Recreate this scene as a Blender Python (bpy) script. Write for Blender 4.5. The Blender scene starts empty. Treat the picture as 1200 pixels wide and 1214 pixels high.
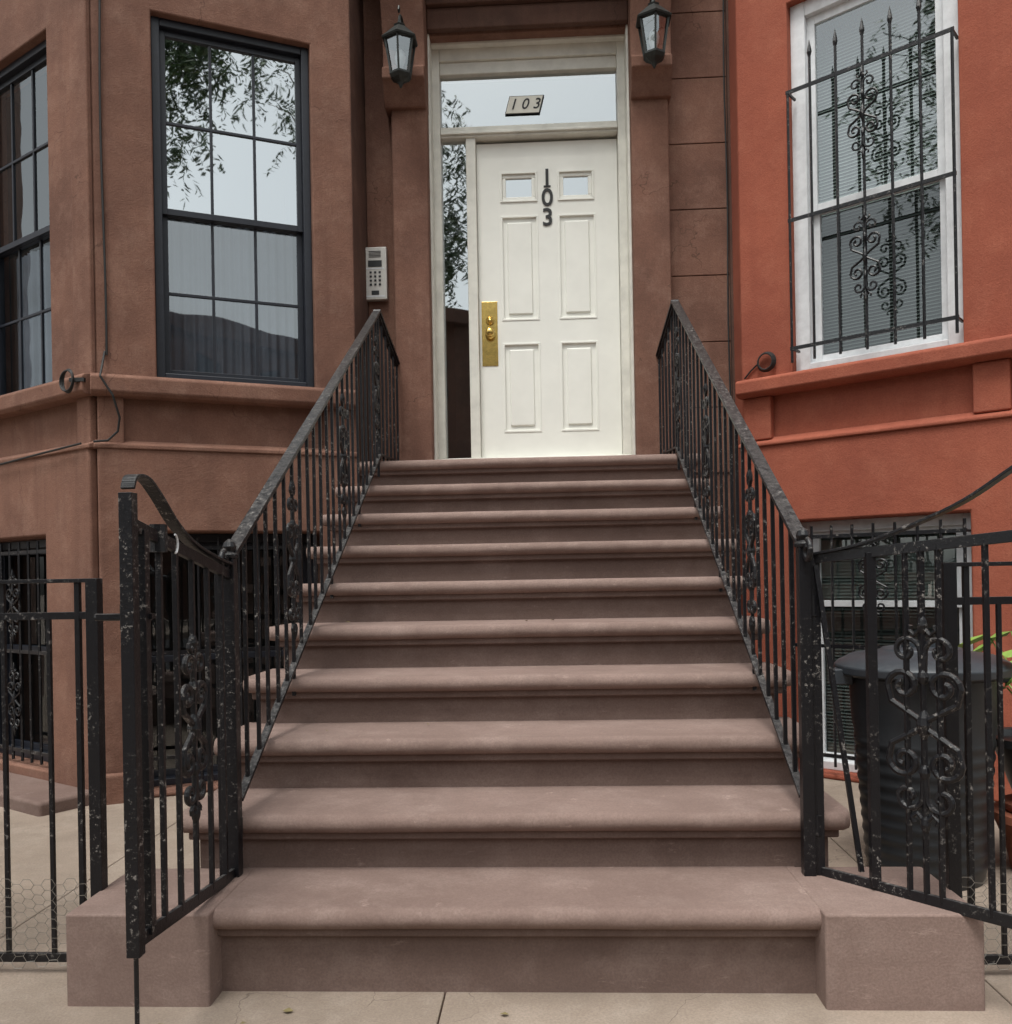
import bpy, bmesh, math, random
from mathutils import Vector, Matrix, noise as mnoise
random.seed(7)
scene=bpy.context.scene
# ------------------------------------------------------------ materials
def newmat(name):
    m=bpy.data.materials.new(name); m.use_nodes=True
    nt=m.node_tree; b=nt.nodes['Principled BSDF']; return m,nt,b
def N(nt,t,**k):
    n=nt.nodes.new(t)
    for a,v in k.items(): setattr(n,a,v)
    return n
def noise(nt,co,scale,detail=3,rough=.6,sc=None):
    n=N(nt,'ShaderNodeTexNoise'); n.inputs['Scale'].default_value=scale; n.inputs['Detail'].default_value=detail; n.inputs['Roughness'].default_value=rough
    if sc:
        mp=N(nt,'ShaderNodeMapping'); mp.inputs['Scale'].default_value=sc; nt.links.new(co,mp.inputs[0]); nt.links.new(mp.outputs[0],n.inputs[0])
    else: nt.links.new(co,n.inputs[0])
    return n.outputs['Fac']
def rampf(nt,f,a,b):
    r=N(nt,'ShaderNodeMapRange'); r.inputs[1].default_value=a; r.inputs[2].default_value=b; nt.links.new(f,r.inputs[0]); return r.outputs[0]
def mixc(nt,f,a,b,mode='MIX'):
    m=N(nt,'ShaderNodeMix',data_type='RGBA',blend_type=mode)
    if isinstance(f,(int,float)): m.inputs[0].default_value=f
    else: nt.links.new(f,m.inputs[0])
    for i,c in ((6,a),(7,b)):
        if isinstance(c,tuple): m.inputs[i].default_value=(c[0],c[1],c[2],1)
        else: nt.links.new(c,m.inputs[i])
    return m.outputs[2]
def math_(nt,op,a,b):
    m=N(nt,'ShaderNodeMath',operation=op)
    for i,c in ((0,a),(1,b)):
        if isinstance(c,(int,float)): m.inputs[i].default_value=c
        else: nt.links.new(c,m.inputs[i])
    return m.outputs[0]
def stucco(name,base,dark,light,bump=.25,streak=.5,rough=.9,fine=130,crack=True,hz=False,lf=.45):
    m,nt,b=newmat(name); co=N(nt,'ShaderNodeTexCoord').outputs['Object']
    c=mixc(nt,rampf(nt,noise(nt,co,1.5,5,.68),.36,.62),dark,base)
    n2=noise(nt,co,5.0,5,.72)
    c=mixc(nt,math_(nt,'MULTIPLY',rampf(nt,n2,.48,.72),lf),c,light)
    s=(.7,7,11) if hz else (7,7,.5)
    c=mixc(nt,math_(nt,'MULTIPLY',rampf(nt,noise(nt,co,1.6,4,.65,sc=s),.50,.70),streak),c,dark)
    nf=noise(nt,co,fine,2,.7)
    c=mixc(nt,math_(nt,'MULTIPLY',rampf(nt,nf,.35,.65),.34),c,tuple(x*.62 for x in dark))
    if hz:
        sc_=rampf(nt,noise(nt,co,9,5,.8,sc=(1,1,3)),.62,.70)
        c=mixc(nt,math_(nt,'MULTIPLY',sc_,.35),c,tuple(min(1,x*1.25) for x in light))
    if crack:
        v=N(nt,'ShaderNodeTexVoronoi',feature='DISTANCE_TO_EDGE'); v.inputs['Scale'].default_value=.8
        w=N(nt,'ShaderNodeTexNoise'); w.inputs['Scale'].default_value=3; w.inputs['Detail'].default_value=4; nt.links.new(co,w.inputs[0])
        vm=N(nt,'ShaderNodeVectorMath',operation='MULTIPLY_ADD'); nt.links.new(w.outputs['Color'],vm.inputs[0]); vm.inputs[1].default_value=(.7,.7,.7); nt.links.new(co,vm.inputs[2]); nt.links.new(vm.outputs[0],v.inputs['Vector'])
        cf=rampf(nt,v.outputs['Distance'],.003,0.0)
        c=mixc(nt,math_(nt,'MULTIPLY',math_(nt,'MULTIPLY',cf,rampf(nt,w.outputs['Fac'],.45,.55)),.6),c,tuple(x*.35 for x in dark))
    nt.links.new(c,b.inputs['Base Color']); b.inputs['Roughness'].default_value=rough; b.inputs['Specular IOR Level'].default_value=.25
    h=math_(nt,'ADD',math_(nt,'MULTIPLY',nf,.35),n2)
    bp=N(nt,'ShaderNodeBump'); bp.inputs['Strength'].default_value=bump; bp.inputs['Distance'].default_value=.02
    nt.links.new(h,bp.inputs['Height']); nt.links.new(bp.outputs[0],b.inputs['Normal'])
    return m
def plain(name,col,rough=.5,metal=0,var=.15,bump=0.0,scale=20):
    m,nt,b=newmat(name); co=N(nt,'ShaderNodeTexCoord').outputs['Object']
    f=rampf(nt,noise(nt,co,scale,3,.6),.35,.7)
    c=mixc(nt,f,col,tuple(x*(1-var) for x in col))
    nt.links.new(c,b.inputs['Base Color']); b.inputs['Roughness'].default_value=rough; b.inputs['Metallic'].default_value=metal
    if bump:
        bp=N(nt,'ShaderNodeBump'); bp.inputs['Strength'].default_value=bump; bp.inputs['Distance'].default_value=.003
        nt.links.new(noise(nt,co,scale*4,3),bp.inputs['Height']); nt.links.new(bp.outputs[0],b.inputs['Normal'])
    return m
def iron():
    m,nt,b=newmat('black_iron_paint'); co=N(nt,'ShaderNodeTexCoord').outputs['Object']
    n1=noise(nt,co,60,5,.8)
    f=rampf(nt,n1,.57,.64)
    f2=rampf(nt,noise(nt,co,5,2,.5),.42,.62)
    c=mixc(nt,math_(nt,'MULTIPLY',math_(nt,'MULTIPLY',f,f2),.85),(.007,.007,.009),(.30,.28,.26))
    g=N(nt,'ShaderNodeNewGeometry'); sp=N(nt,'ShaderNodeSeparateXYZ'); nt.links.new(g.outputs['Normal'],sp.inputs[0])
    top_grey=math_(nt,'MULTIPLY',rampf(nt,sp.outputs['Z'],.5,.95),rampf(nt,n1,.40,.60))  # speckled grey on upward-facing faces
    c=mixc(nt,math_(nt,'MULTIPLY',top_grey,.45),c,(.20,.19,.18))
    nt.links.new(c,b.inputs['Base Color']); b.inputs['Roughness'].default_value=.34; b.inputs['Specular IOR Level'].default_value=.4
    bp=N(nt,'ShaderNodeBump'); bp.inputs['Strength'].default_value=.6; bp.inputs['Distance'].default_value=.003
    nt.links.new(n1,bp.inputs['Height']); nt.links.new(bp.outputs[0],b.inputs['Normal'])
    return m
def glassmat(name,mirror,tint=(.8,.84,.86),wav=.02):
    m=bpy.data.materials.new(name); m.use_nodes=True; nt=m.node_tree; nt.nodes.clear()
    o=N(nt,'ShaderNodeOutputMaterial'); mx=N(nt,'ShaderNodeMixShader'); t=N(nt,'ShaderNodeBsdfTransparent'); g=N(nt,'ShaderNodeBsdfGlossy')
    t.inputs[0].default_value=(*tint,1); g.inputs[0].default_value=(.93,.98,1,1); g.inputs['Roughness'].default_value=.015
    mx.inputs[0].default_value=mirror
    co=N(nt,'ShaderNodeTexCoord').outputs['Object']
    bp=N(nt,'ShaderNodeBump'); bp.inputs['Strength'].default_value=wav*5; bp.inputs['Distance'].default_value=.012
    nt.links.new(noise(nt,co,3.5,1,.4),bp.inputs['Height']); nt.links.new(bp.outputs[0],g.inputs['Normal'])
    nt.links.new(t.outputs[0],mx.inputs[1]); nt.links.new(g.outputs[0],mx.inputs[2]); nt.links.new(mx.outputs[0],o.inputs[0])
    return m
M_brown=stucco('brownstone_stucco',(.225,.116,.082),(.145,.074,.054),(.33,.20,.15),bump=.34,streak=.5)
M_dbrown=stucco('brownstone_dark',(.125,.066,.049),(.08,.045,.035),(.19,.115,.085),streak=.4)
M_red=stucco('red_stucco',(.375,.110,.066),(.29,.083,.052),(.45,.16,.10),bump=.32,streak=.4,crack=False)
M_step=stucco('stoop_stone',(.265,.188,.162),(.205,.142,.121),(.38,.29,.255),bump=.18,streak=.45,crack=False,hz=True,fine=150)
M_riser=stucco('stoop_stone_shaded',(.195,.135,.115),(.145,.098,.083),(.28,.21,.185),bump=.18,streak=.5,crack=False,hz=True,fine=150)  # stoop stone darkened: shade on the risers is put into the colour
M_conc=stucco('sidewalk_concrete',(.35,.28,.225),(.25,.20,.16),(.45,.38,.32),bump=.25,streak=.2)
M_conc2=stucco('areaway_concrete',(.34,.285,.24),(.25,.205,.17),(.43,.37,.31),bump=.25,streak=.2)
M_asph=stucco('asphalt',(.05,.05,.052),(.04,.04,.042),(.07,.07,.07),bump=.5,streak=.1,crack=False)
M_iron=iron()
M_white=plain('white_door_paint',(.84,.84,.78),.36,var=.06,bump=.05,scale=5)
M_trim=plain('cream_trim_paint',(.74,.73,.66),.45,var=.18,bump=.2,scale=9)
M_wtrim=plain('white_vinyl',(.74,.76,.78),.4,var=.15)
M_navy=plain('dark_window_frame',(.014,.017,.026),.4,var=.3)
M_brass=plain('polished_brass',(.78,.55,.17),.25,1,var=.25,scale=30)
M_black=plain('black_numeral',(.012,.012,.012),.5)
M_gold=plain('number_plate',(.88,.86,.76),.5,var=.05)
M_room=plain('room_interior',(.03,.028,.027),.9)
M_hall=plain('hall_interior',(.15,.15,.14),.9)
M_glass=glassmat('window_glass',.60)
M_glass2=glassmat('window_glass_low',.22)
M_glass3=glassmat('window_glass_dark',.10)
M_glassT=glassmat('transom_glass',.45)
M_lglass=glassmat('lantern_pane',.25,(.75,.78,.78),.3)
M_sheer=plain('sheer_curtain',(.17,.19,.225),.9,var=.25,scale=5)
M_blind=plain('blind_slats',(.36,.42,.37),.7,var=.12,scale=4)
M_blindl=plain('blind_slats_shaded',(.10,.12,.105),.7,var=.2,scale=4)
M_patina=plain('lantern_metal',(.03,.035,.033),.5,.3,var=.5,scale=40)
M_frost=plain('lantern_bulb_glass',(.75,.78,.78),.15,var=.1,scale=15)
M_silver=plain('intercom_metal',(.66,.64,.60),.4,.2,var=.1)
M_dark=plain('dark_plastic',(.03,.032,.035),.45,var=.3)
M_bin=plain('bin_plastic',(.022,.024,.027),.42,var=.3,scale=9,bump=.1)
M_lid=plain('bin_lid_plastic',(.04,.047,.056),.4,var=.3,scale=9,bump=.1)
M_terra=plain('terracotta',(.33,.11,.06),.8,var=.3)
M_cable=plain('black_cable',(.015,.015,.015),.6)
M_bark=plain('bark',(.09,.07,.055),.9,var=.5,bump=.6,scale=12)
def leafmat(n,c):
    m,nt,b=newmat(n); co=N(nt,'ShaderNodeTexCoord').outputs['Object']
    nt.links.new(mixc(nt,rampf(nt,noise(nt,co,2.2,2),.35,.65),c,tuple(x*1.9 for x in c)),b.inputs['Base Color']); b.inputs['Roughness'].default_value=.5
    return m
M_leaf=leafmat('tree_leaf',(.035,.065,.022)); M_leaf2=leafmat('plant_leaf',(.16,.25,.05))
M_wire=plain('galvanised_wire',(.3,.28,.25),.5,.5)
# ------------------------------------------------------------ builders
class Fr:
    def __init__(s,ox,oy,dx,dy,side=1):
        l=math.hypot(dx,dy); s.o=Vector((ox,oy,0)); s.u=Vector((dx/l,dy/l,0)); s.n=Vector((dy/l,-dx/l,0))*side
    def p(s,u,n,z): return s.o+s.u*u+s.n*n+Vector((0,0,z))
class Wd:
    def p(s,u,n,z): return Vector((u,n,z))
WD=Wd()
def root(name):
    e=bpy.data.objects.new(name,None); scene.collection.objects.link(e); return e
class B:
    def __init__(s,fr=WD): s.fr=fr; s.v=[]; s.f=[]
    def box(s,u0,u1,n0,n1,z0,z1):
        i=len(s.v)
        for u in (u0,u1):
            for n in (n0,n1):
                for z in (z0,z1): s.v.append(s.fr.p(u,n,z))
        s.f+=[tuple(i+k for k in q) for q in ((0,1,3,2),(4,6,7,5),(0,4,5,1),(2,3,7,6),(0,2,6,4),(1,5,7,3))]
        return s
    def bar(s,p0,p1,w,h=None):
        h=h or w; p0=Vector(p0); p1=Vector(p1); d=(p1-p0).normalized()
        a=Vector((0,0,1)) if abs(d.z)<.95 else Vector((1,0,0))
        side=d.cross(a).normalized(); upv=side.cross(d).normalized(); i=len(s.v)
        for p in (p0,p1):
            for x,y in ((-1,-1),(1,-1),(1,1),(-1,1)): s.v.append(p+side*x*w/2+upv*y*h/2)
        s.f+=[(i,i+1,i+2,i+3),(i+7,i+6,i+5,i+4)]+[(i+k,i+4+k,i+4+(k+1)%4,i+(k+1)%4) for k in range(4)]
        return s
    def tube(s,pts,r,n=6,closed=False):
        pts=[Vector(p) for p in pts]; L=len(pts); rs=r if isinstance(r,(list,tuple)) else [r]*L
        i0=len(s.v); prev=None
        for k,p in enumerate(pts):
            if closed: t=(pts[(k+1)%L]-pts[k-1])
            else: t=pts[min(k+1,L-1)]-pts[max(k-1,0)]
            t.normalize()
            if prev is None:
                a=Vector((0,0,1)) if abs(t.z)<.9 else Vector((1,0,0)); q=t.cross(a).normalized()
            else:
                q=prev-t*prev.dot(t); q.normalize()
            prev=q; w=t.cross(q)
            for j in range(n):
                a=2*math.pi*j/n; s.v.append(p+q*math.cos(a)*rs[k]+w*math.sin(a)*rs[k])
        for k in range(L if closed else L-1):
            a=i0+k*n; b=i0+((k+1)%L)*n
            for j in range(n): s.f.append((a+j,a+(j+1)%n,b+(j+1)%n,b+j))
        if not closed:
            s.f.append(tuple(i0+j for j in range(n))[::-1]); s.f.append(tuple(i0+(L-1)*n+j for j in range(n)))
        return s
    def lathe(s,c,prof,n=32,ang0=0):
        i0=len(s.v); c=Vector(c)
        for r,z in prof:
            for j in range(n):
                a=ang0+2*math.pi*j/n; s.v.append(c+Vector((r*math.cos(a),r*math.sin(a),z)))
        for k in range(len(prof)-1):
            for j in range(n): s.f.append((i0+k*n+j,i0+k*n+(j+1)%n,i0+(k+1)*n+(j+1)%n,i0+(k+1)*n+j))
        s.f.append(tuple(i0+j for j in range(n))[::-1]); s.f.append(tuple(i0+(len(prof)-1)*n+j for j in range(n)))
        return s
    def prism(s,prof,u0,u1):
        i=len(s.v); L=len(prof)
        for u in (u0,u1):
            for n,z in prof: s.v.append(s.fr.p(u,n,z))
        s.f.append(tuple(range(i,i+L))); s.f.append(tuple(range(i+2*L-1,i+L-1,-1)))
        for k in range(L): s.f.append((i+k,i+L+k,i+L+(k+1)%L,i+(k+1)%L))
        return s
    def face(s,pts):
        i=len(s.v); s.v+=[Vector(p) for p in pts]; s.f.append(tuple(range(i,i+len(pts)))); return s
    def walls(s,u0,u1,z0,z1,holes,n0,n1):
        us=sorted({u0,u1,*[h[0] for h in holes],*[h[1] for h in holes]}); zs=sorted({z0,z1,*[h[2] for h in holes],*[h[3] for h in holes]})
        def solid(i,j):
            if i<0 or j<0 or i>=len(us)-1 or j>=len(zs)-1: return False
            u=(us[i]+us[i+1])/2; z=(zs[j]+zs[j+1])/2
            return not any(h[0]<u<h[1] and h[2]<z<h[3] for h in holes)
        idx={}
        def V(i,j,k):
            if (i,j,k) not in idx: idx[(i,j,k)]=len(s.v); s.v.append(s.fr.p(us[i],(n0,n1)[k],zs[j]))
            return idx[(i,j,k)]
        for i in range(len(us)-1):
            for j in range(len(zs)-1):
                if not solid(i,j): continue
                for k in (0,1): s.f.append((V(i,j,k),V(i+1,j,k),V(i+1,j+1,k),V(i,j+1,k)))
                if not solid(i-1,j): s.f.append((V(i,j,0),V(i,j+1,0),V(i,j+1,1),V(i,j,1)))
                if not solid(i+1,j): s.f.append((V(i+1,j,0),V(i+1,j+1,0),V(i+1,j+1,1),V(i+1,j,1)))
                if not solid(i,j-1): s.f.append((V(i,j,0),V(i+1,j,0),V(i+1,j,1),V(i,j,1)))
                if not solid(i,j+1): s.f.append((V(i,j+1,0),V(i+1,j+1,0),V(i+1,j+1,1),V(i,j+1,1)))
        return s
    def done(s,name,mat,parent,bevel=0,seg=2,smooth=False):
        me=bpy.data.meshes.new(name); me.from_pydata([tuple(v) for v in s.v],[],s.f)
        bm=bmesh.new(); bm.from_mesh(me); bmesh.ops.recalc_face_normals(bm,faces=bm.faces); bm.to_mesh(me); bm.free()
        me.materials.append(mat); o=bpy.data.objects.new(name,me); scene.collection.objects.link(o)
        if parent: o.parent=parent
        if bevel:
            md=o.modifiers.new('bevel','BEVEL'); md.width=bevel; md.segments=seg; md.limit_method='ANGLE'; md.angle_limit=math.radians(40)
            if seg>2:
                for p in me.polygons: p.use_smooth=True
                md.harden_normals=True
        if smooth:
            for p in me.polygons: p.use_smooth=True
            if smooth!='all':
                try: me.set_sharp_from_angle(angle=math.radians(40))
                except Exception: pass
        return o
def text(body,size,loc,parent,mat,ext=.003,shear=0,name='numerals',off=.012):
    cu=bpy.data.curves.new(name,'FONT'); cu.body=body; cu.size=size; cu.extrude=ext; cu.align_x='CENTER'; cu.align_y='CENTER'; cu.shear=shear; cu.offset=size*off
    cu.materials.append(mat); o=bpy.data.objects.new(name,cu); o.rotation_euler=(math.radians(90),0,0); o.location=loc; scene.collection.objects.link(o); o.parent=parent; return o
# ------------------------------------------------------------ window
def window(fr,u0,u1,z0,z1,mat,par,cols=3,rows=2,cas=.05,n=-.05,zm=None,st=.03,mun=.016,cover=None,gu=M_glass,gl=M_glass2,meet=.035,depth=.9):
    zm=zm if zm else (z0+z1)/2
    b=B(fr)
    b.box(u0,u0+cas,n-.12,n,z0,z1).box(u1-cas,u1,n-.12,n,z0,z1).box(u0+cas,u1-cas,n-.12,n-.002,z1-cas,z1).box(u0+cas,u1-cas,n-.12,n+.004,z0,z0+cas*.8)
    b.done('window_frame',mat,par,.004)
    b=B(fr); a0=u0+cas; a1=u1-cas
    for (s0,s1,nn) in ((zm-meet/2,z1-cas,n-.035),(z0+cas*.8,zm+meet/2,n-.065)):
        b.box(a0,a0+st,nn-.028,nn,s0,s1).box(a1-st,a1,nn-.028,nn,s0,s1).box(a0+st,a1-st,nn-.028,nn-.001,s0,s0+meet).box(a0+st,a1-st,nn-.028,nn-.001,s1-meet,s1)
        g0,g1,h0,h1=a0+st,a1-st,s0+meet,s1-meet
        for c in range(1,cols):
            u=g0+(g1-g0)*c/cols; b.box(u-mun/2,u+mun/2,nn-.02,nn-.006,h0,h1)
        for r in range(1,rows):
            z=h0+(h1-h0)*r/rows; b.box(g0,g1,nn-.019,nn-.005,z-mun/2,z+mun/2)
    b.done('window_sash',mat,par,.002)
    B(fr).face([fr.p(a0+st,n-.05,zm),fr.p(a1-st,n-.05,zm),fr.p(a1-st,n-.05,z1-cas-meet),fr.p(a0+st,n-.05,z1-cas-meet)]).done('window_glass_upper',gu,par)
    B(fr).face([fr.p(a0+st,n-.08,z0+cas),fr.p(a1-st,n-.08,z0+cas),fr.p(a1-st,n-.08,zm),fr.p(a0+st,n-.08,zm)]).done('window_glass_lower',gl,par)
    q=fr.p; A,Z=-.16+n,-depth; e=.02
    b=B(fr)
    for pts in ([(u0+e,Z,z0+e),(u1-e,Z,z0+e),(u1-e,Z,z1-e),(u0+e,Z,z1-e)],[(u0+e,A,z0+e),(u1-e,A,z0+e),(u1-e,Z,z0+e),(u0+e,Z,z0+e)],[(u0+e,A,z1-e),(u1-e,A,z1-e),(u1-e,Z,z1-e),(u0+e,Z,z1-e)],[(u0+e,A,z0+e),(u0+e,Z,z0+e),(u0+e,Z,z1-e),(u0+e,A,z1-e)],[(u1-e,A,z0+e),(u1-e,Z,z0+e),(u1-e,Z,z1-e),(u1-e,A,z1-e)]):
        b.face([q(*p) for p in pts])
    b.done('room',M_room,par)
    if cover=='sheer':
        b=B(fr); K=90
        for k in range(K+1):
            u=u0+cas+(u1-u0-2*cas)*k/K; nn=n-.20+.010*math.sin(k*1.05)+.008*math.sin(k*.37+1)
            b.v+= [q(u,nn,z0+.03),q(u,nn,zm+.02)]
            if k: b.f.append((2*k-2,2*k,2*k+1,2*k-1))
        b.done('sheer_curtain',M_sheer,par,smooth='all')
    if cover=='blind':
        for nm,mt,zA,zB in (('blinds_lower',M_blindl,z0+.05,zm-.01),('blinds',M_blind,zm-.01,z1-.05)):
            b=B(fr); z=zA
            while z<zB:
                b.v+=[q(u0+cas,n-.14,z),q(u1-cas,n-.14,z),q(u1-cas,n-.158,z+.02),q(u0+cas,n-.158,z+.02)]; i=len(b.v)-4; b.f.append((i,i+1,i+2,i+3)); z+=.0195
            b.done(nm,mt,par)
# ------------------------------------------------------------ ironwork ornament
def spiral(c,r,a0,turns,dr,N_=22,shrink=.82):
    return [(c[0]+r*(1-shrink*i/N_)*math.cos(a0+dr*turns*2*math.pi*i/N_),c[1]+r*(1-shrink*i/N_)*math.sin(a0+dr*turns*2*math.pi*i/N_)) for i in range(N_+1)]
def ornament(b,P,a,h,w,r=.006):
    P=Vector(P); a=Vector(a).normalized(); Zv=Vector((0,0,1))
    def T(pts,rr=r): b.tube([P+a*x+Zv*y for x,y in pts],rr,6)
    for sx in (1,-1):
        for sz in (1,-1):
            pts=[(sx*.008,sz*.02*h),(sx*.35*w,sz*.05*h),(sx*.9*w,sz*.11*h)]
            sp=spiral((sx*.55*w,sz*.19*h),.45*w,0 if sx>0 else math.pi,1.2,sx*sz,20,.75)
            T(pts+sp)
            sp=spiral((sx*.46*w,sz*.37*h),.40*w,(math.pi if sx>0 else 0),1.1,-sx*sz,20,.75)
            T([(sx*.03*w,sz*.26*h)]+sp,r*.9)
            T([(sx*.02*w,sz*.49*h),(sx*.22*w,sz*.45*h),(sx*.36*w,sz*.475*h),(sx*.32*w,sz*.50*h)],r*.8)
    k=r/.006
    for zz,rr,l in ((0,.013*k,.05),(.5*h,.009*k,.035),(-.5*h,.009*k,.035),(.24*h,.010*k,.03),(-.24*h,.010*k,.03)):
        c=P; b.tube([c+Zv*(zz-l),c+Zv*(zz-l*.4),c+Zv*zz,c+Zv*(zz+l*.4),c+Zv*(zz+l)],[.003,rr*.8,rr,rr*.8,.003],8)
# ------------------------------------------------------------ ground
gr=B(); gr.face([(-150,-150,-.16),(150,-150,-.16),(150,150,-.16),(-150,150,-.16)]).done('ground',M_conc2,None)
B().face([(-80,-13.6,-.14),(80,-13.6,-.14),(80,-4.2,-.14),(-80,-4.2,-.14)]).done('road',M_asph,None)
sw=B(); x=-24.3+1.3; random.seed(3)
while x<24:
    y=-4.0
    while y<0.0:
        y1=min(y+1.52,0.02) if y<-1 else 3.6
        sw.box(x+.002,x+1.518,y+.002,y1-.002,-.2,random.uniform(-.001,.002)); y=y1
    x+=1.52
sw.done('sidewalk',M_conc,None,.004)
B().box(-40,40,-4.2,-4.004,-.2,-.004).done('kerb',M_conc2,None,.02)
B().box(-40,40,-3.99,3.5,-.19,-.012).done('sidewalk_base',M_dbrown,None)
B().box(-40,40,-17,-13.6,-.2,0).done('sidewalk',M_conc,None,.02)
# ------------------------------------------------------------ stoop
st=root('front_stoop')
rise=.18; run=.31; z1=.25; cx=-.03
def ztop(k): return z1+rise*(k-1)
slab=B(); fil=B(); body=B()
def nosing(b,x0,x1,y,yb,zt,seed,ends):
    th=.058; r=.029; segs=90; rows=[]
    arc=[(r-r*math.cos(a),-r+r*math.sin(a)) for a in [math.radians(-90+180*i/10) for i in range(11)]]
    prof=[(yb-y,-th),(.05,-th)]+arc+[(.036,0),(.05,0),(.12,0),(yb-y,0)]
    for i in range(segs+1):
        t=i/segs
        x=x0+(x1-x0)*t
        e=min(x-x0,x1-x)
        ro=.024; inn=(ro-math.sqrt(max(0,ro*ro-(ro-e)**2))) if (ends and e<ro) else 0
        row=[]
        for j,(py,pz) in enumerate(prof):
            w=1 if j not in (0,len(prof)-1) else 0
            nz=mnoise.noise(Vector((x*2.3,seed*7.1,j*.15)))*.004+mnoise.noise(Vector((x*14,seed*3.3,j*.35)))*.0018
            nv=mnoise.noise(Vector((x*1.7,seed*5.7+40,0)))*.0026
            row.append(len(b.v)); b.v.append(Vector((x,y+py+w*(nz+inn),zt+pz+w*nv*(.6 if pz==0 else 1))))
        rows.append(row)
    L_=len(prof)
    for a,c in zip(rows[:-1],rows[1:]):
        for j in range(L_-1): b.f.append((a[j],c[j],c[j+1],a[j+1]))
    b.f.append(tuple(rows[0])); b.f.append(tuple(rows[-1][::-1]))
for k in range(1,11):
    y=run*(k-1); zt=ztop(k); yb=y+run+.09 if k<10 else 3.5
    hw=.86 if k==1 else 1.045
    c=-.006 if k==1 else cx
    nosing(slab,c-hw,c+hw,y,yb,zt,k,k>1)
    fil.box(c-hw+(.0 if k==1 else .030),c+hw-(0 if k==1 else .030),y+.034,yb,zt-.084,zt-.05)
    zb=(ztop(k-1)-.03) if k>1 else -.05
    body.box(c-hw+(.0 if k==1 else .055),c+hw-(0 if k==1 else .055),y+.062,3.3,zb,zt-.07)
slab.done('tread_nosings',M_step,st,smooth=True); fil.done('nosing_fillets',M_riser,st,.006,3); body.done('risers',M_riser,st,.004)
ck=B(); ck.box(-1.238,-.836,-.032,.36,-.05,.254).box(.824,1.236,-.032,.36,-.05,.254); ck.done('cheek_blocks',M_step,st,.008,3)
# ------------------------------------------------------------ brownstone house
bh=root('brownstone_house')
HT=9.6
c1=(-2.294,2.24)
L=Fr(c1[0],c1[1],.905,.426); LL=1.409
L0=Fr(c1[0],c1[1],-.846,.533,-1); L0L=1.90
def upwin(u0,u1): return (u0,u1,6.0,8.0)
b=B(L); b.walls(0.0,LL,0,HT,[(.30,1.17,2.30,4.32),(.15,1.18,.03,1.445),upwin(.30,1.17)],-.25,0); b.done('bay_wall',M_brown,bh,.008)
b=B(L0); b.walls(0.0,L0L,0,HT,[(.46,1.36,2.30,4.32),(.46,1.36,.12,1.44),upwin(.46,1.36)],-.25,0); b.done('bay_wall',M_brown,bh,.008)
for fr,ln,w0,w1,wz in ((L,LL,.15,1.18,.03),(L0,L0L,.46,1.36,.12)):
    b=B(fr); b.walls(-.004 if fr is L else -.003,ln,0,1.90,[(w0,w1,wz,1.445)],.002,.055); b.done('bay_base',M_brown,bh,.014,3)
    b=B(fr); b.box(0.0,.13,.001,.045,1.90,2.175); b.box(ln-.20 if fr is L else 1.36,ln-.0 if fr is L else 1.6,.001,.045,1.90,2.175)
    b.done('apron_blocks',M_brown,bh,.008)
    b=B(fr); b.prism([(0,2.17),(.085,2.17),(.105,2.19),(.105,2.265),(.085,2.283),(0,2.30)],-.03,ln-.02); b.prism([(0,1.89),(.065,1.89),(.065,1.915),(.0,1.945)],-.02,ln)
    b.done('window_sill',M_brown,bh,.008,3)
B(L0).box(.0,.17,.001,.032,2.285,HT-.5).done('corner_strip',M_brown,bh,.01,3)
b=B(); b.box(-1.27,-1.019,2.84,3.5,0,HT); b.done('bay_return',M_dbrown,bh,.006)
F0=Fr(0,3.25,1,0)
b=B(F0); b.walls(-1.018,1.292,0,HT,[(-.602,.672,1.80,4.645),(-.5,.5,6.0,8.2)],-.25,0); b.done('door_wall',M_brown,bh,.006)
b=B(); b.box(-7.5,-3.86,3.25,3.5,0,HT).box(-7.5,1.25,12.8,13,0,HT).box(-7.5,-7.3,3.5,12.8,0,HT).box(1.05,1.25,3.5,12.8,0,HT).done('outer_walls',M_dbrown,bh)
b=B(); b.face([(-7.5,13,HT),(1.29,13,HT),(1.29,3.2,HT),(-1.0,3.2,HT),(-1.0,2.82,HT),(-2.294,2.2,HT),(-3.9,3.2,HT),(-7.5,3.2,HT)]).done('roof',M_asph,bh)
b=B(F0); b.box(-1.0,1.28,.01,.5,HT-.6,HT+.1).done('cornice',M_dbrown,bh,.03)
b=B(F0); zs=[1.80,2.215,2.63,3.05,3.47,3.885,4.30,4.715,5.13,5.55]
for a_,c_ in zip(zs[:-1],zs[1:]): b.box(.915,1.288,.0015,.009,a_+.003,c_-.003)
b.done('ashlar_blocks',M_brown,bh,.003,2)
b=B(F0); b.box(-.832,-.604,.0,.10,1.80,4.16).box(.676,.91,.0,.10,1.80,4.16)
b.done('door_pilasters',M_brown,bh,.012,3)
prof=[(0,4.13),(.125,4.13),(.15,4.17),(.17,4.24),(.205,4.28),(.205,4.345),(.16,4.37),(.15,4.45),(.17,4.6),(.24,4.8),(.32,5.0),(.32,5.1),(0,5.1)]
b=B(F0); b.prism(prof,-.868,-.603).prism(prof,.675,.925); b.done('door_consoles',M_brown,bh,.008,3)
b=B(F0); b.box(-.603,.675,.002,.05,4.66,4.80).box(-.603,.675,.002,.085,4.80,4.86).box(-.603,.675,.002,.06,4.86,5.1).box(-1.0,1.05,.0,.42,5.1,5.3); b.done('door_lintel',M_dbrown,bh,.01,3)
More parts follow.
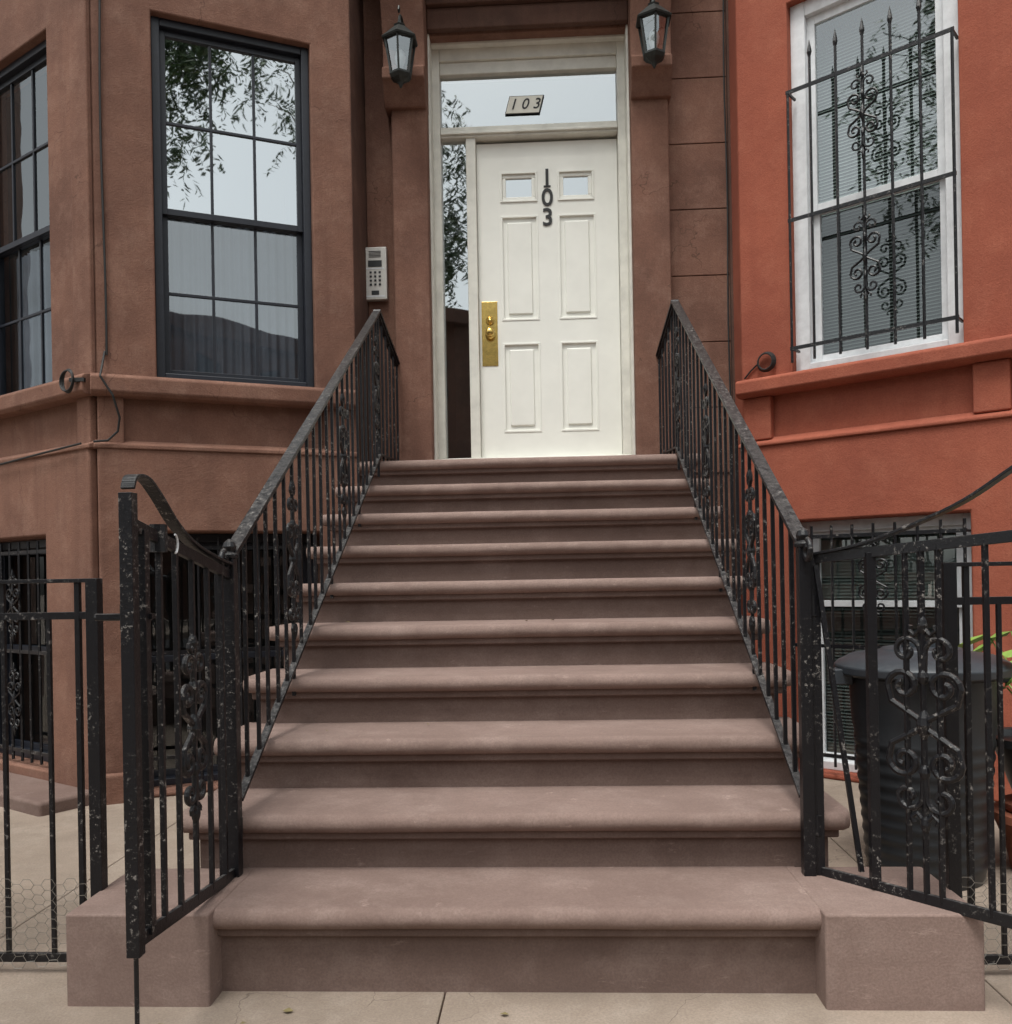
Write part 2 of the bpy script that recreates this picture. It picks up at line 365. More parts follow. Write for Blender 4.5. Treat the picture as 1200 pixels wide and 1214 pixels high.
b=B(); b.box(-.602,.672,3.36,3.62,1.80,1.95); b.done('threshold',M_trim,bh,.008)
d=B(); Yf=3.40
d.box(-.602,-.545,Yf-.03,Yf+.12,1.95,4.64).box(.612,.672,Yf-.03,Yf+.12,1.95,4.64).box(-.545,.612,Yf-.03,Yf+.12,4.555,4.64)
d.box(-.545,.612,Yf-.01,Yf+.10,4.475,4.555)
d.box(-.545,.612,Yf-.02,Yf+.12,4.055,4.125).box(-.545,.612,Yf-.035,Yf-.02,4.07,4.09)
d.box(-.382,-.318,Yf-.01,Yf+.12,1.95,4.055)
d.done('door_frame',M_trim,bh,.006,3)
d=B(); d.box(-.622,-.592,Yf-.16,Yf-.03,1.87,4.66).box(.662,.69,Yf-.16,Yf-.03,1.87,4.66).box(-.592,.662,Yf-.08,Yf-.03,4.63,4.66)
d.done('frame_caulk_edge',M_trim,bh,.005)
B().face([(-.545,Yf+.03,4.125),(.612,Yf+.03,4.125),(.612,Yf+.03,4.475),(-.545,Yf+.03,4.475)]).done('transom_glass',M_glassT,bh)
B().face([(-.545,Yf+.03,1.95),(-.382,Yf+.03,1.95),(-.382,Yf+.03,4.055),(-.545,Yf+.03,4.055)]).done('sidelight_glass',M_glassT,bh)
d=B()
d.face([(-.6,4.6,1.9),(.67,4.6,1.9),(.67,4.6,4.6),(-.6,4.6,4.6)]).face([(-.6,3.55,1.9),(-.6,4.6,1.9),(-.6,4.6,4.6),(-.6,3.55,4.6)]).face([(.67,3.55,1.9),(.67,4.6,1.9),(.67,4.6,4.6),(.67,3.55,4.6)]).face([(-.6,3.55,4.6),(.67,3.55,4.6),(.67,4.6,4.6),(-.6,4.6,4.6)]).face([(-.6,3.55,1.9),(.67,3.55,1.9),(.67,4.6,1.9),(-.6,4.6,1.9)])
d.done('hallway',M_hall,bh)
Yd=3.44
leafholes=[(-.15,.07,3.655,3.828),(.23,.442,3.655,3.828)]
D=Fr(0,Yd,1,0)
panels=[(-.15,.072,2.873,3.54),(.228,.45,2.873,3.54),(-.15,.072,2.135,2.70),(.228,.45,2.135,2.70)]
d=B(D); d.walls(-.316,.61,1.955,4.035,leafholes+panels,-.045,0); d.done('door_leaf',M_white,bh,.003)
d=B(D)
for (a,c,e,g) in panels: d.box(a,c,-.045,-.012,e,g)
d.done('door_panel_backs',M_white,bh)
d=B(D)
for (a,c,e,g) in panels: d.box(a+.03,c-.03,-.020,-.001,e+.03,g-.03)
d.done('door_panels',M_white,bh,.009,3)
d=B(D)
for (a,c,e,g) in leafholes+panels:
    t=.013; hh=.008 if (a,c,e,g) in leafholes else .004
    d.box(a-t,c+t,0.0,hh,g,g+t).box(a-t,c+t,0,hh,e-t,e).box(a-t,a,0,hh,e,g).box(c,c+t,0,hh,e,g)
d.done('door_mouldings',M_white,bh,.002,2)
d=B(D)
for (a,c,e,g) in leafholes:
    t=.025; d.box(a,c,-.03,-.006,g-t,g).box(a,c,-.03,-.006,e,e+t).box(a,a+t,-.03,-.006,e+t,g-t).box(c-t,c,-.03,-.006,e+t,g-t)
d.done('door_light_frames',M_white,bh,.004,2)
d=B()
for (a,c,e,g) in leafholes: d.face([(a,Yd+.02,e),(c,Yd+.02,e),(c,Yd+.02,g),(a,Yd+.02,g)])
d.done('door_light_glass',M_glassT,bh)
for ch,zc in (('1',3.79),('0',3.66),('3',3.53)):
    text(ch,.160,(.148,Yd-.004,zc),bh,M_black)
B(D).box(.125,.171,.001,.005,3.733,3.744).done('numeral_serif',M_black,bh)
B(D).box(-.300,-.195,.0,.004,2.565,2.99).done('brass_plate',M_brass,bh,.001)
d=B(D)
def knob(b,x,y,z,prof):
    i0=len(b.v); n=20
    for r,dd in prof:
        for j in range(n): a=2*math.pi*j/n; b.v.append(Vector((x+r*math.cos(a),y-dd,z+r*math.sin(a))))
    for k in range(len(prof)-1):
        for j in range(n): b.f.append((i0+k*n+j,i0+k*n+(j+1)%n,i0+(k+1)*n+(j+1)%n,i0+(k+1)*n+j))
    b.f.append(tuple(i0+j for j in range(n))); b.f.append(tuple(i0+(len(prof)-1)*n+j for j in range(n)))
knob(d,-.245,Yd,2.775,[(.033,.003),(.033,.010),(.014,.014),(.013,.03),(.026,.04),(.031,.055),(.024,.07),(.008,.074)])
knob(d,-.245,Yd,2.862,[(.028,.003),(.026,.016),(.012,.02),(.01,.024)])
d.done('door_knob_and_deadbolt',M_brass,bh,smooth='all')
def para(zA,zB,xl,xr,sh,y0,y1,name,mat):
    d=B()
    for y in (y0,y1): d.face([(xl,y,zA),(xr,y,zA),(xr+sh,y,zB),(xl+sh,y,zB)])
    d.f+=[(0,1,5,4),(1,2,6,5),(2,3,7,6),(3,0,4,7)]; d.done(name,mat,bh)
para(4.212,4.331,-.121,.108,.032,Yf+.016,Yf+.020,'plate_border',M_black)
para(4.217,4.326,-.115,.102,.029,Yf+.012,Yf+.0155,'transom_number_plate',M_gold)
text('1 0 3',.098,(.008,Yf+.010,4.271),bh,M_black,.001,.3,name='transom_numerals',off=.004)
window(L,.30,1.17,2.30,4.32,M_navy,bh,3,2,cas=.045,n=-.045,zm=3.255,cover='sheer')
window(L0,.46,1.36,2.30,4.32,M_navy,bh,3,2,cas=.045,n=-.045,zm=3.255,cover='sheer',gu=M_glass2,gl=M_glass3)
window(L,.15,1.18,.03,1.445,M_navy,bh,1,1,cas=.05,n=-.10,gu=M_glass3,gl=M_glass3)
window(L0,.46,1.36,.12,1.44,M_navy,bh,1,1,cas=.05,n=-.08,gu=M_glass3,gl=M_glass3)
window(L,.30,1.17,6,8,M_navy,bh,1,1); window(L0,.46,1.36,6,8,M_navy,bh,1,1); window(F0,-.5,.5,6,8.2,M_navy,bh,1,1)
def grille(fr,u0,u1,z0,z1,hz,vs,n,par,name,spear=0,orn=(),mat=M_iron,ro=.0055):
    b=B(fr)
    for z in hz: b.bar(fr.p(u0-.01,n,z),fr.p(u1+.01,n,z),.010,.020)
    for k,u in enumerate(vs):
        e=(0<k<len(vs)-1)
        top=z1+(spear if e else 0)
        b.bar(fr.p(u,n,z0),fr.p(u,n,top),.012)
        if spear and e: b.tube([fr.p(u,n,top-.02),fr.p(u,n,top+.01),fr.p(u,n,top+.03),fr.p(u,n,top+.08)],[.006,.014,.011,.001],6)
    for (u,z,h,w) in orn: ornament(b,fr.p(u,n+.012,z),fr.u,h,w,ro)
    for u in (u0,u1):
        for z in (hz[0],hz[-1]): b.bar(fr.p(u,n,z),fr.p(u,-.03,z),.012)
    return b.done(name,mat,par)
grille(L,.17,1.16,.06,1.42,[.2,.78,1.36],[.17+.11*i for i in range(10)],-.02,bh,'basement_grille')
grille(L0,.48,1.34,.14,1.42,[.2,.78,1.36],[.48+.1075*i for i in range(9)],.03,bh,'basement_grille',orn=[(.86,1.05,.36,.07),(.86,.5,.36,.07)])
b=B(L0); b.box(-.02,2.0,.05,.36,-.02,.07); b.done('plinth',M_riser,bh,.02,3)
b=B(L); b.box(-.04,.15,.056,.10,-.02,.16); b.done('plinth',M_brown,bh,.02,3)
# ------------------------------------------------------------ red house
rh=root('red_townhouse')
Rb=Fr(1.298,2.99,1.127,-.89); RL=1.56
rc=Rb.p(RL,0,0); R2=Fr(rc.x,rc.y,1,0)
b=B(Rb); b.walls(0,RL,0,HT,[(.315,1.22,2.30,4.46),(.31,1.25,.03,1.455),(.315,1.22,6,8.1)],-.28,0); b.done('bay_wall',M_red,rh,.008)
b=B(R2); b.walls(0,1.3,0,HT,[(.2,1.1,2.30,4.46),(.2,1.1,.03,1.455),(.2,1.1,6,8.1)],-.28,0); b.done('bay_wall',M_red,rh,.008)
R3=Fr(rc.x+1.3,rc.y,1.127,.89)
b=B(R3); b.walls(0,1.5,0,HT,[(.3,1.2,2.30,4.46),(.3,1.2,6,8.1)],-.28,0); b.done('bay_wall',M_red,rh,.008)
b=B(); b.box(1.299,1.53,2.995,3.6,0,HT).box(4.9,8.5,2.9,3.2,0,HT).box(1.3,8.5,12.8,13,0,HT).box(8.3,8.5,3.2,12.8,0,HT).box(1.30,1.5,3.6,12.8,0,HT).done('outer_walls',M_red,rh,.01)
B().face([(1.3,13,HT),(8.5,13,HT),(8.5,2.9,HT),(5,2.9,HT),(rc.x+1.3,rc.y,HT),(rc.x,rc.y,HT),(1.3,2.95,HT)]).done('roof',M_asph,rh)
for fr,a,c,lft,rgt in ((Rb,0,RL,(.03,.20),(1.27,1.44)),(R2,0,1.3,(.0,.12),(1.15,1.3))):
    w0,w1=(.31,1.25) if fr is Rb else (.2,1.1)
    b=B(fr); b.walls(a,c,0,1.92,[(w0,w1,.03,1.455)],.002,.06); b.done('bay_base',M_red,rh,.014,3)
    b=B(fr); b.box(lft[0],lft[1],.001,.055,1.945,2.20).box(rgt[0],rgt[1],.001,.055,1.945,2.20); b.done('apron_blocks',M_red,rh,.01,3)
    b=B(fr); b.prism([(0,2.20),(.09,2.20),(.12,2.22),(.12,2.285),(.105,2.30),(0,2.315)],a+.01,c+.03); b.prism([(0,1.905),(.075,1.905),(.075,1.925),(0,1.965)],a,c+.02); b.done('window_sill',M_red,rh,.008,3)
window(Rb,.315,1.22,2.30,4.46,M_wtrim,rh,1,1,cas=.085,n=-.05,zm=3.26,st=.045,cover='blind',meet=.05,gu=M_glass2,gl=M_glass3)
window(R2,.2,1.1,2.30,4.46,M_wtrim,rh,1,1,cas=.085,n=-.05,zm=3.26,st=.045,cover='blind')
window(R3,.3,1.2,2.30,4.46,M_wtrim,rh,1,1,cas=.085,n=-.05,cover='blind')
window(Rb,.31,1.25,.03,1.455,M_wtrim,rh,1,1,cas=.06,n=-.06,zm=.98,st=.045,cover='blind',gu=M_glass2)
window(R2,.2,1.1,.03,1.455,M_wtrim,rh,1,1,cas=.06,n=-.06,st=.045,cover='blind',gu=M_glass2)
for f_,a_,c_ in ((Rb,.315,1.22),(R2,.2,1.1),(R3,.3,1.2)): window(f_,a_,c_,6,8.1,M_wtrim,rh,1,1)
grille(Rb,.345,1.21,2.36,3.90,[2.44,3.17,3.90],[.345,.475,.62,.765,.91,1.055,1.21],.075,rh,'window_grille',spear=.17,orn=[(.765,3.63,.44,.078),(.765,2.86,.44,.078)],ro=.0065)
grille(Rb,.33,1.23,.08,1.42,[.14,.75,1.36],[.33+.1125*i for i in range(9)],.085,rh,'basement_grille',orn=[(.78,1.12,.40,.075)],ro=.006)
# ------------------------------------------------------------ railings
slope=rise/run
def znose(y): return .43+(y-.31)*slope
def railing(sx):
    r=root('stair_railing'); X=.874*sx
    b=B()
    ya,yb=.27,2.79
    ztop_=lambda y:1.262+(y-.31)*(2.752-1.262)/(2.48)
    b.bar((X,ya,ztop_(ya)),(X,yb,ztop_(yb)),.044,.014); b.bar((X,ya,ztop_(ya)-.014),(X,yb,ztop_(yb)-.014),.026,.018)
    ye=3.15; xe=X-sx*.05
    b.bar((X,yb-.005,ztop_(yb)),(xe,ye,2.53),.044,.014); b.bar((X,yb,ztop_(yb)-.014),(xe,ye,2.516),.026,.018)
    b.tube([(X-.022,yb,ztop_(yb)),(X+.022,yb,ztop_(yb))],.012,8)
    b.bar((X,.33,znose(.33)+.035),(X,yb,znose(yb)+.035),.026,.012); b.bar((X,yb,znose(yb)+.035),(xe,ye,znose(yb)+.035),.026,.012)
    y=.31+.11; k=1; rs=random.Random(4+sx)
    while y<yb:
        dx=rs.uniform(-.004,.004)
        b.bar((X+dx,y+dx,znose(y)+.035),(X,y,ztop_(y)-.02),.0125)
        if k in (6,14,22): ornament(b,(X,y,(znose(y)+ztop_(y))/2+.01),(0,1,0),.56,.07,.0085)
        y+=.11; k+=1
    for i in range(6):
        t=i/5.; yy=yb+(ye-yb)*t; b.bar((X+(xe-X)*t,yy,1.87),(X+(xe-X)*t,yy,ztop_(yb)+(2.53-ztop_(yb))*t-.02),.0125 if i else .02)
    for yy in (.95,1.57,2.19,2.75): b.bar((X,yy,znose(yy)-.08),(X,yy,znose(yy)+.04),.014)
    b.done('rail',M_iron,r,.002)
    b=B(); b.bar((X,.285,.24),(X,.285,1.235),.036).bar((X+sx*.035,.285,.24),(X+sx*.035,.285,1.20),.022)
    b.lathe((X,.285,1.235),[(.026,0),(.028,.012),(.014,.02),(.022,.035),(.016,.05),(.003,.06)],12)
    sp=spiral((.242,1.222),.035,math.pi/2,1.1,1,20,.7)
    b.tube([(X,p,q) for p,q in sp],.009,8)
    b.done('post',M_iron,r,.003)
    return r
railing(-1); railing(1)
# ------------------------------------------------------------ gates
def gate(P0,P1,zb0,zb1,zt0,zt1,curve,bars,ornt,bolt=False,thick=(),ro=.0095):
    g=root('iron_gate'); b=B(); P0=Vector(P0+(0,)); P1=Vector(P1+(0,))
    def at(t,z): p=P0.lerp(P1,t); return (p.x,p.y,z)
    zb=lambda t:zb0+(zb1-zb0)*t; zt=lambda t:zt0+(zt1-zt0)*t
    b.bar(at(0,zb(0)),at(1.0,zb(1)),.012,.034); b.bar(at(0,zt(0)),at(1.0,zt(1)),.016,.030)
    b.bar(at(.0,zb(0)-.01),at(0,zt(0)+.01),.030); b.bar(at(1,zb(1)-.03),at(1,curve[0][1]-.01),.032,.032)
    rs=random.Random(9)
    for t in bars: b.bar(at(t+rs.uniform(-.006,.006),zb(t)),at(t,zt(t)),.026 if t in thick else .0135)
    pts=[at(t,z) for t,z in curve]; sm=[]
    for i in range(len(pts)-1):
        p0=Vector(pts[max(i-1,0)]);p1=Vector(pts[i]);p2=Vector(pts[i+1]);p3=Vector(pts[min(i+2,len(pts)-1)])
        for s in range(6):
            t=s/6.; sm.append(.5*((2*p1)+(-p0+p2)*t+(2*p0-5*p1+4*p2-p3)*t*t+(-p0+3*p1-3*p2+p3)*t*t*t))
    sm.append(Vector(pts[-1]))
    for a,c in zip(sm[:-1],sm[1:]): b.bar(a,c+(c-a)*.08,.034,.008)
    ax=(P1-P0).normalized()
    to,zo,h,w=ornt; b.bar(at(to,zb(to)),at(to,zt(to)),.0135); ornament(b,at(to,zo),ax,h,w,ro)
    if bolt: b.tube([at(1.0,.0),at(1.0,.5)],.006,8)
    b.done('gate_panel',M_iron,g,.002)
    b=B()
    for t_ in (.15,.85):
        z=zb0+(zt0-zb0)*t_; p=Vector(at(0,z)); b.tube([p+Vector((0,0,-.03)),p+Vector((0,0,.03))],.02,10)
    b.done('hinges',M_iron,g)
    return g
g1=gate((-.874,.30),(-.876,-.37),.262,.315,1.18,1.305,[(1,1.385),(.97,1.415),(.88,1.418),(.78,1.385),(.62,1.315),(.45,1.268),(.2,1.232),(.02,1.215)],[.14,.30,.62,.76,.90],(.46,.76,.47,.078),bolt=True,thick=(.90,))
b=B(); b.box(-.995,-.855,-.30,-.28,1.075,1.087).box(-.93,-.90,-.31,-.27,1.05,1.11); b.tube([(-1.0,-.29,1.08),(-.86,-.29,1.08)],.009,8); b.tube([(-.876,-.21,1.24),(-.876,-.21,1.31)],.022,10)
b.done('gate_latch',M_iron,g1)
B().tube([Vector((-.850,-.17,1.262))+Vector((0,.016*math.cos(a),.024*math.sin(a))) for a in [i*math.pi/6-1.5 for i in range(7)]],.003,6).done('tie_wrap',M_wtrim,g1)
gate((.90,.29),(1.40,-.27),.262,.27,1.20,1.255,[(1,1.455),(.92,1.46),(.8,1.43),(.6,1.34),(.4,1.28),(.2,1.235),(.02,1.215)],[.245,.38,.50,.66,.78,.90],(.44,.74,.54,.100),thick=(.245,))
b=B(); b.bar((.905,.27,1.18),(1.0,.20,.29),.0135); b.done('loose_bar',M_iron,bpy.data.objects['iron_gate.001'])
# ------------------------------------------------------------ side fences
def fence(sx):
    f=root('iron_fence'); b=B(); Y=.17
    xs=[1.245*sx+sx*.14*i for i in range(14)]; xe=xs[-1]
    b.bar((xs[0],Y,1.174),(xe,Y,1.174),.03,.012); b.bar((xs[0],Y,1.07),(xe,Y,1.07),.014,.022); b.bar((xs[0],Y,.05),(xe,Y,.05),.014,.026)
    b.bar((xs[0],Y,.02),(xs[0],Y,1.18),.036); b.bar((xs[0]+sx*.05,Y,.05),(xs[0]+sx*.05,Y,1.174),.016)
    b.bar((xe,Y,0),(xe,Y,1.2),.036); b.bar((sx*1.62,Y,0),(sx*1.62,Y,.1),.02)
    for i,x in enumerate(xs[1:-1]):
        b.bar((x,Y,.05),(x,Y,1.174 if i%2 else 1.07),.0125)
        if i%4==2: ornament(b,(x,Y,.72),(1,0,0),.46,.09,.008)
    b.done('fence_panel',M_iron,f,.002)
    w=B(); s=.022; h=s*math.sqrt(3)/2
    x0=min(xs[0],xs[0]+sx*1.1); rows=8; cols=int(1.1/(1.5*s)); seen=set()
    for c in range(cols):
        for r_ in range(rows):
            ccx=x0+c*1.5*s; cz=.04+r_*2*h*.83+(h*.83 if c%2 else 0)
            ps=[(ccx+s*math.cos(a*math.pi/3),cz+s*.83*math.sin(a*math.pi/3)) for a in range(7)]
            for a in range(6):
                p,q=ps[a],ps[a+1]; key=(round(p[0]+q[0],2),round(p[1]+q[1],2))
                if key in seen: continue
                seen.add(key); wob=lambda v:.006*math.sin(9*v[0]+17*v[1])
                w.tube([(p[0]+wob(p)*.5,Y-.012+wob(p),p[1]+wob(p)),(q[0]+wob(q)*.5,Y-.012+wob(q),q[1]+wob(q))],.0009,3)
    w.done('chicken_wire',M_wire,f)
fence(-1); fence(1)
# ------------------------------------------------------------ lanterns
def lantern(x,zoff):
    r=root('wall_lantern'); y=2.90; z=4.16+zoff; b=B()
    def hexr(rad,zz): return [Vector((x+rad*math.cos(math.pi/6+k*math.pi/3),y+rad*math.sin(math.pi/6+k*math.pi/3),zz)) for k in range(6)]
    lo,hi=hexr(.062,z+.045),hexr(.096,z+.25)
    for k in range(6):
        b.bar(lo[k],hi[k],.011); b.bar(lo[k],lo[(k+1)%6],.013); b.bar(hi[k],hi[(k+1)%6],.018)
    b.lathe((x,y,z),[(.006,-.03),(.012,-.015),(.02,0),(.055,.02),(.07,.04),(.07,.047)],6,math.pi/6)
    b.lathe((x,y,z),[(.112,.245),(.117,.255),(.085,.285),(.05,.32),(.033,.335),(.038,.345),(.014,.36),(.01,.375)],6,math.pi/6)
    pts=[]
    for i in range(15):
        a=math.pi*i/14; pts.append((x,y+.075-.075*math.cos(a),z+.375+.06*math.sin(a)))
    pts+= [(x,y+.16,z+.30),(x,y+.155,z+.2),(x,y+.13,z+.14),(x,y+.165,z+.1)]
    b.tube(pts,.009,8)
    b.tube([(x,y,z+.43),(x,y-.02,z+.45),(x,y-.03,z+.425),(x,y-.015,z+.415)],.006,6)
    b.box(x-.035,x+.035,3.05,3.10,z+.10,z+.34)
    b.done('lantern_frame',M_patina,r)
    g=B(); lo,hi=hexr(.057,z+.05),hexr(.091,z+.25)
    for k in range(6): g.face([lo[k],lo[(k+1)%6],hi[(k+1)%6],hi[k]])
    g.done('lantern_panes',M_lglass,r)
    g=B(); g.lathe((x,y,z+.06),[(.02,0),(.02,.04),(.03,.06),(.034,.09),(.026,.12),(.01,.14)],14); g.done('bulb',M_frost,r,smooth='all')
lantern(-.727,0.0); lantern(.795,.05)
# ------------------------------------------------------------ intercom
ic=root('intercom_panel')
b=B(F0); b.box(-1.036,-.886,.002,.045,2.955,3.292); b.done('case',M_silver,ic,.006,3)
b=B(F0); b.box(-1.005,-.917,.045,.048,3.165,3.205)
for i in range(5): b.box(-1.0,-.922,.045,.0475,3.226+i*.009,3.229+i*.009)
for r_ in range(4):
    for c in range(3): b.box(-.996+c*.029,-.996+c*.029+.014,.045,.049,3.045+r_*.026,3.045+r_*.026+.012)
b.box(-.985,-.937,.045,.048,2.985,3.012)
b.done('keypad_and_screen',M_dark,ic)
b=B(F0); b.box(-1.02,-.902,.045,.0465,2.972,2.982).box(-1.02,-.902,.045,.0465,3.15,3.158); b.done('label_strips',M_wtrim,ic)
# ------------------------------------------------------------ bin
tb=root('trash_can'); c=(1.53,1.05,0); b=B()
pr=[(.20,.0),(.205,.02)]
for i in range(10):
    zz=.05+i*.05; rr=.207+.055*zz/.75; pr+=[(rr,zz),(rr+.004,zz+.010),(rr+.004,zz+.022),(rr,zz+.032)]
pr+=[(.255,.60),(.262,.755),(.28,.765),(.28,.79),(.26,.79)]
b.lathe(c,pr,40); b.done('body',M_bin,tb,smooth=True)
b=B(); b.lathe(c,[(.285,.765),(.312,.77),(.316,.80),(.30,.815),(.25,.84),(.15,.855),(.14,.866),(.0,.868)],40)
b.box(c[0]-.07,c[0]+.07,c[1]-.02,c[1]+.02,.862,.89); b.box(c[0]-.34,c[0]-.27,c[1]-.04,c[1]+.04,.73,.79); b.box(c[0]+.27,c[0]+.34,c[1]-.04,c[1]+.04,.73,.79)
b.done('lid',M_lid,tb,.006,3)
# ------------------------------------------------------------ potted plant
pp=root('potted_plant'); c=(2.0,1.06,0)
b=B(); b.lathe(c,[(.13,0),(.15,.10),(.19,.2),(.2,.2),(.2,.23),(.17,.23)],28).lathe((c[0],c[1],.235),[(.15,0),(.16,.015),(.16,.03)],28); b.done('terracotta_pots',M_terra,pp,smooth=True)
b=B(); b.lathe((c[0],c[1],.265),[(.11,0),(.15,.12),(.19,.22),(.215,.225),(.215,.255),(.18,.255),(.17,.23),(.01,.23)],28); b.done('planter',M_dark,pp,smooth=True)
b=B(); random.seed(5)
for i in range(34):
    a=random.uniform(0,6.28); tilt=random.uniform(.1,.75); Ls=random.uniform(.25,.5)
    p=Vector((c[0],c[1],.48)); dx=Vector((math.cos(a)*math.sin(tilt),math.sin(a)*math.sin(tilt),math.cos(tilt)))
    e=p+dx*Ls; b.tube([p,p+dx*Ls*.5+Vector((0,0,.02)),e],.003,4)
    s=Vector((-math.sin(a),math.cos(a),0)); out=(Vector((math.cos(a),math.sin(a),random.uniform(-.7,.2)))).normalized(); l=random.uniform(.10,.17); w=l*.3; dn=Vector((0,0,-.012))
    pl=[e,e+out*l*.3+s*w*.8+dn,e+out*l*.6+s*w+dn,e+out*l-Vector((0,0,.03)),e+out*l*.6-s*w+dn,e+out*l*.3-s*w*.8+dn]
    md=e+out*l*.5+Vector((0,0,.008))
    for k in range(6): b.face([md,pl[k],pl[(k+1)%6]])
b.done('leaves',M_leaf2,pp)
# ------------------------------------------------------------ cables and ring
cb=root('utility_cable'); b=B()
pts=[L.p(.045+.006*math.sin(z*3),.012+.003*math.sin(z*5),z) for z in [4.95-.15*i for i in range(18)]]
b.tube(pts,.006,6)
cc=L0.p(.06,.125,2.245)
for k in range(3):
    b.tube([cc+L0.u*((.05+.006*k)*math.cos(a))+Vector((0,0,(.062-.004*k)*math.sin(a)))+L0.n*.006*k for a in [i*math.pi/10 for i in range(20)]],.0045,6,closed=True)
q=[L.p(.04,.0,2.42),L.p(.03,.11,2.32),L.p(.02,.13,2.26),L.p(.08,.13,2.16),L.p(.11,.10,2.05),L.p(.10,.08,1.98),L.p(.05,.075,1.93),L.p(-.02,.08,1.92)]
b.tube(q,.006,6)
b.tube([L0.p(.02,.085,1.915),L0.p(.4,.09,1.90),L0.p(.9,.085,1.88),L0.p(1.5,.085,1.89)],.006,6)
b.box(cc.x+.02,cc.x+.10,cc.y-.03,cc.y-.01,2.235,2.255)
b.done('cable',M_cable,cb)
rg=root('cable_coil'); b=B(); cc=Rb.p(.165,.03,2.405)
for k in range(4): b.tube([cc+Rb.u*((.056-.004*k)*math.cos(a))+Vector((0,0,(.056-.003*k)*math.sin(a)))+Rb.n*(.006*k-.01) for a in [i*math.pi/12 for i in range(24)]],.005,6,closed=True)
b.tube([Rb.p(.1,.01,2.40),Rb.p(.06,.01,2.37),Rb.p(.02,.01,2.33)],.005,6)
b.tube([(1.275+.004*math.sin(z_*4),3.232,z_) for z_ in [5.0-.2*i for i in range(17)]],.005,6)
b.done('coil',M_cable,rg)
B().box(1.286,1.3,3.2,3.262,0,HT).done('joint',M_dbrown,bh)
# ------------------------------------------------------------ fallen leaves
fl=B(); random.seed(11)
for i in range(30):
    x,y=random.uniform(-1.6,1.9),random.uniform(-.42,-.06)
    z=.006
    if i%4==0:
        k=random.randint(2,9); x=random.uniform(-.8,.8); y=run*(k-1)+random.uniform(.12,.28); z=ztop(k)+.006
    a=random.uniform(0,6.28); l=random.uniform(.015,.035); u=Vector((math.cos(a),math.sin(a),0)); s=Vector((-u.y,u.x,0))*l*.35; p=Vector((x,y,z))
    fl.face([p,p+u*l*.5+s+Vector((0,0,.004)),p+u*l,p+u*l*.5-s+Vector((0,0,.002))])
fl.done('fallen_leaves',plain('dry_leaf',(.2,.16,.07),.8),None)
# ------------------------------------------------------------ street trees (across the sidewalk, mirrored in the panes)
def tree(base,crowns,seed):
    random.seed(seed); t=root('street_tree'); b=B(); bx,by=base; fork=Vector((bx,by-.2,4.4))
    b.tube([Vector((bx,by,-.1)),Vector((bx+.05,by,1.5)),Vector((bx-.03,by-.03,3.2)),fork],[.22,.18,.16,.14],12)
    f=B()
    for (cx_,cy_,cz_),rad,nspray,route in crowns:
        cen=Vector((cx_,cy_,cz_)); rt=[Vector(q_) for q_ in route] or [fork.lerp(cen,.55)+Vector((0,0,.7))]
        m0=rt[-1]; b.tube([fork]+rt+[cen],[.12]+[.07]*len(rt)+[.012],8)
        for i in range(7):
            s=m0.lerp(cen,random.uniform(0,.7)); a=random.uniform(0,6.28)
            e=cen+Vector((math.cos(a)*rad[0]*.8,math.sin(a)*rad[1]*.8,random.uniform(-.3,.6)*rad[2]))
            m=s.lerp(e,.5)+Vector((0,0,.25)); b.tube([s,m,e],[.022,.014,.006],6)
        for i in range(nspray):
            v=Vector((random.gauss(0,1),random.gauss(0,1),random.gauss(0,1))).normalized()*random.uniform(.1,1)**.5
            p=cen+Vector((v.x*rad[0],v.y*rad[1],v.z*rad[2]))
            if mnoise.noise(p*1.1)<-.15: continue
            a=random.uniform(0,6.28); dr=Vector((math.cos(a)*.6,math.sin(a)*.6,-.6)); q=p.copy()
            steps=int(random.uniform(.35,.9)/.035)
            for s in range(steps):
                dr.z-=.03; q=q+dr.normalized()*.035
                aa=random.uniform(0,6.28); o=(Vector((math.cos(aa),math.sin(aa),random.uniform(-1.2,-.1)))).normalized()
                l=random.uniform(.10,.17); w=o.cross(Vector((random.random(),random.random(),random.random()))).normalized()*l*.15
                f.face([q,q+o*l*.45+w,q+o*l,q+o*l*.45-w])
    b.done('trunk_and_limbs',M_bark,t,smooth='all')
    f.done('foliage',M_leaf,t)
tree((5.0,-4.8),[((2.3,-5.6,9.3),(.6,1.1,1.7),520,[(5.1,-5,8),(4.4,-5.3,11.7),(2.7,-5.6,11.6)]),((4.8,-6,10.5),(1.6,1.6,1.4),200,[])],1)
tree((-4.6,-4.7),[((-3.9,-3.7,8.0),(2.3,2.4,2.2),760,[]),((-1.85,-6.2,8.2),(.75,1.2,1.9),420,[])],2)
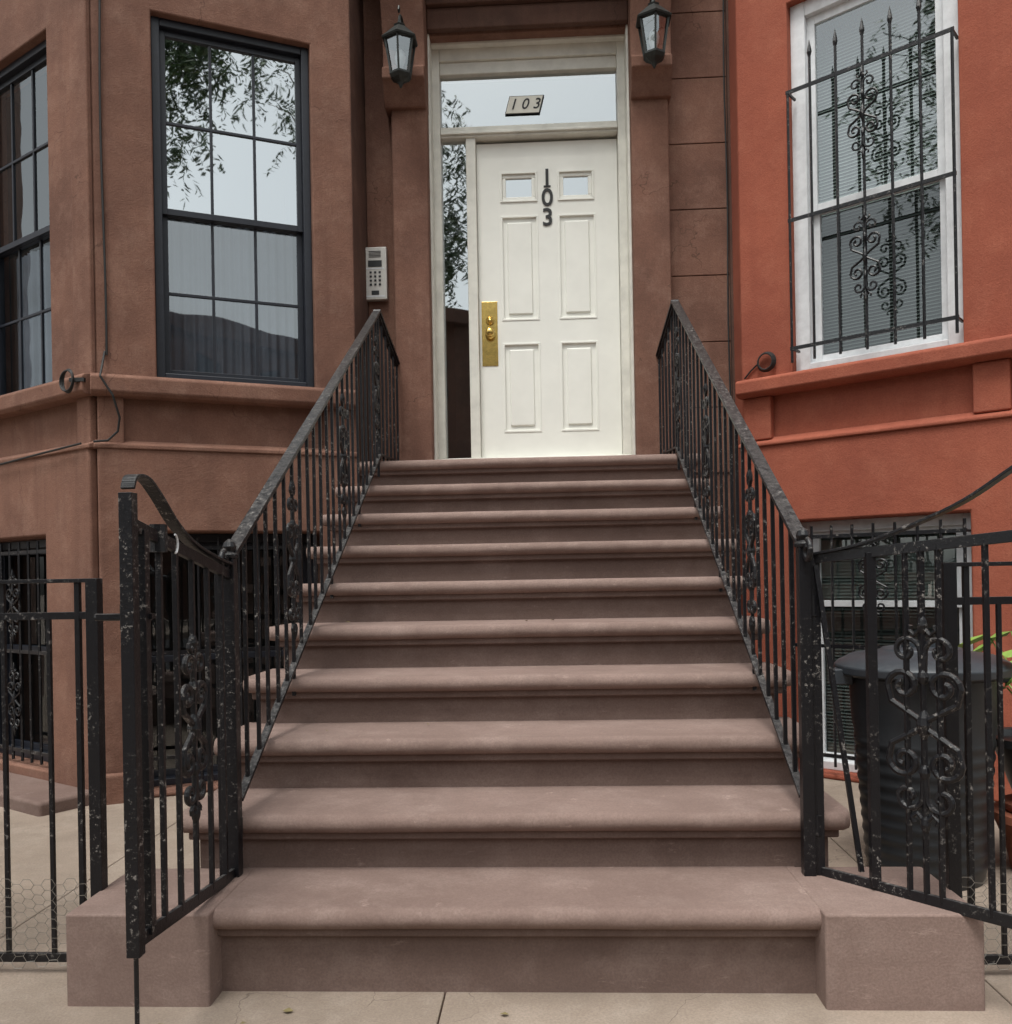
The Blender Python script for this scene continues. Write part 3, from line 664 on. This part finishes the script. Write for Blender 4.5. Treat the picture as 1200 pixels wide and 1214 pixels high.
# ------------------------------------------------------------ row houses across the street
rw=root('row_houses'); OF=Fr(30,-25,-1,0)
b=B(OF); holes=[]
for i in range(20):
    for z in (1.5,4.8,8.1): holes.append((i*3+.8,i*3+1.9,z,z+2))
b.walls(0,60,-.1,11.2,holes,-.3,0); b.done('facade',M_dbrown,rw)
b=B(OF); b.box(0,60,-.9,-.31,-.1,11.1).done('interior',M_room,rw)
B(OF).box(0,60,.01,.45,10.9,11.6).done('cornice',M_dbrown,rw,.03)
# ------------------------------------------------------------ light, world, camera
EL,AZ=math.radians(66),math.radians(200)
w=bpy.data.worlds.new('World'); scene.world=w; w.use_nodes=True; nt=w.node_tree
sky=nt.nodes.new('ShaderNodeTexSky'); sky.sky_type='NISHITA'; sky.sun_disc=False; sky.sun_elevation=EL; sky.sun_rotation=AZ; sky.dust_density=4; sky.air_density=1.0; sky.ozone_density=1
hs=nt.nodes.new('ShaderNodeHueSaturation'); hs.inputs['Saturation'].default_value=.2; hs.inputs['Value'].default_value=1.55
mul=nt.nodes.new('ShaderNodeMix'); mul.data_type='RGBA'; mul.blend_type='MULTIPLY'; mul.inputs[0].default_value=1; mul.inputs[7].default_value=(.98,1.0,.97,1)
bg=nt.nodes['Background']; bg.inputs[1].default_value=.15
nt.links.new(sky.outputs[0],hs.inputs['Color']); nt.links.new(hs.outputs[0],mul.inputs[6]); nt.links.new(mul.outputs[2],bg.inputs[0])
sl=bpy.data.lights.new('sun','SUN'); sl.energy=1.9; sl.angle=math.radians(18); sl.color=(1,.97,.93)
so=bpy.data.objects.new('sun',sl); scene.collection.objects.link(so)
dirv=Vector((math.sin(AZ)*math.cos(EL),math.cos(AZ)*math.cos(EL),math.sin(EL)))
so.rotation_euler=dirv.to_track_quat('Z','Y').to_euler()
cam=bpy.data.cameras.new('camera'); cam.sensor_fit='HORIZONTAL'; cam.sensor_width=36; cam.lens=31.5; cam.shift_y=79/1200; cam.clip_end=500; cam.clip_start=.05
co=bpy.data.objects.new('camera',cam); scene.collection.objects.link(co); scene.camera=co
R=Matrix.Rotation(math.radians(2.73),3,'Z')@Matrix.Rotation(math.radians(90),3,'X')@Matrix.Rotation(math.radians(-1.03),3,'Z')
co.matrix_world=Matrix.Translation((.109,-2.41,1.157))@R.to_4x4()
scene.view_settings.view_transform='Standard'; scene.view_settings.look='None'; scene.view_settings.exposure=0
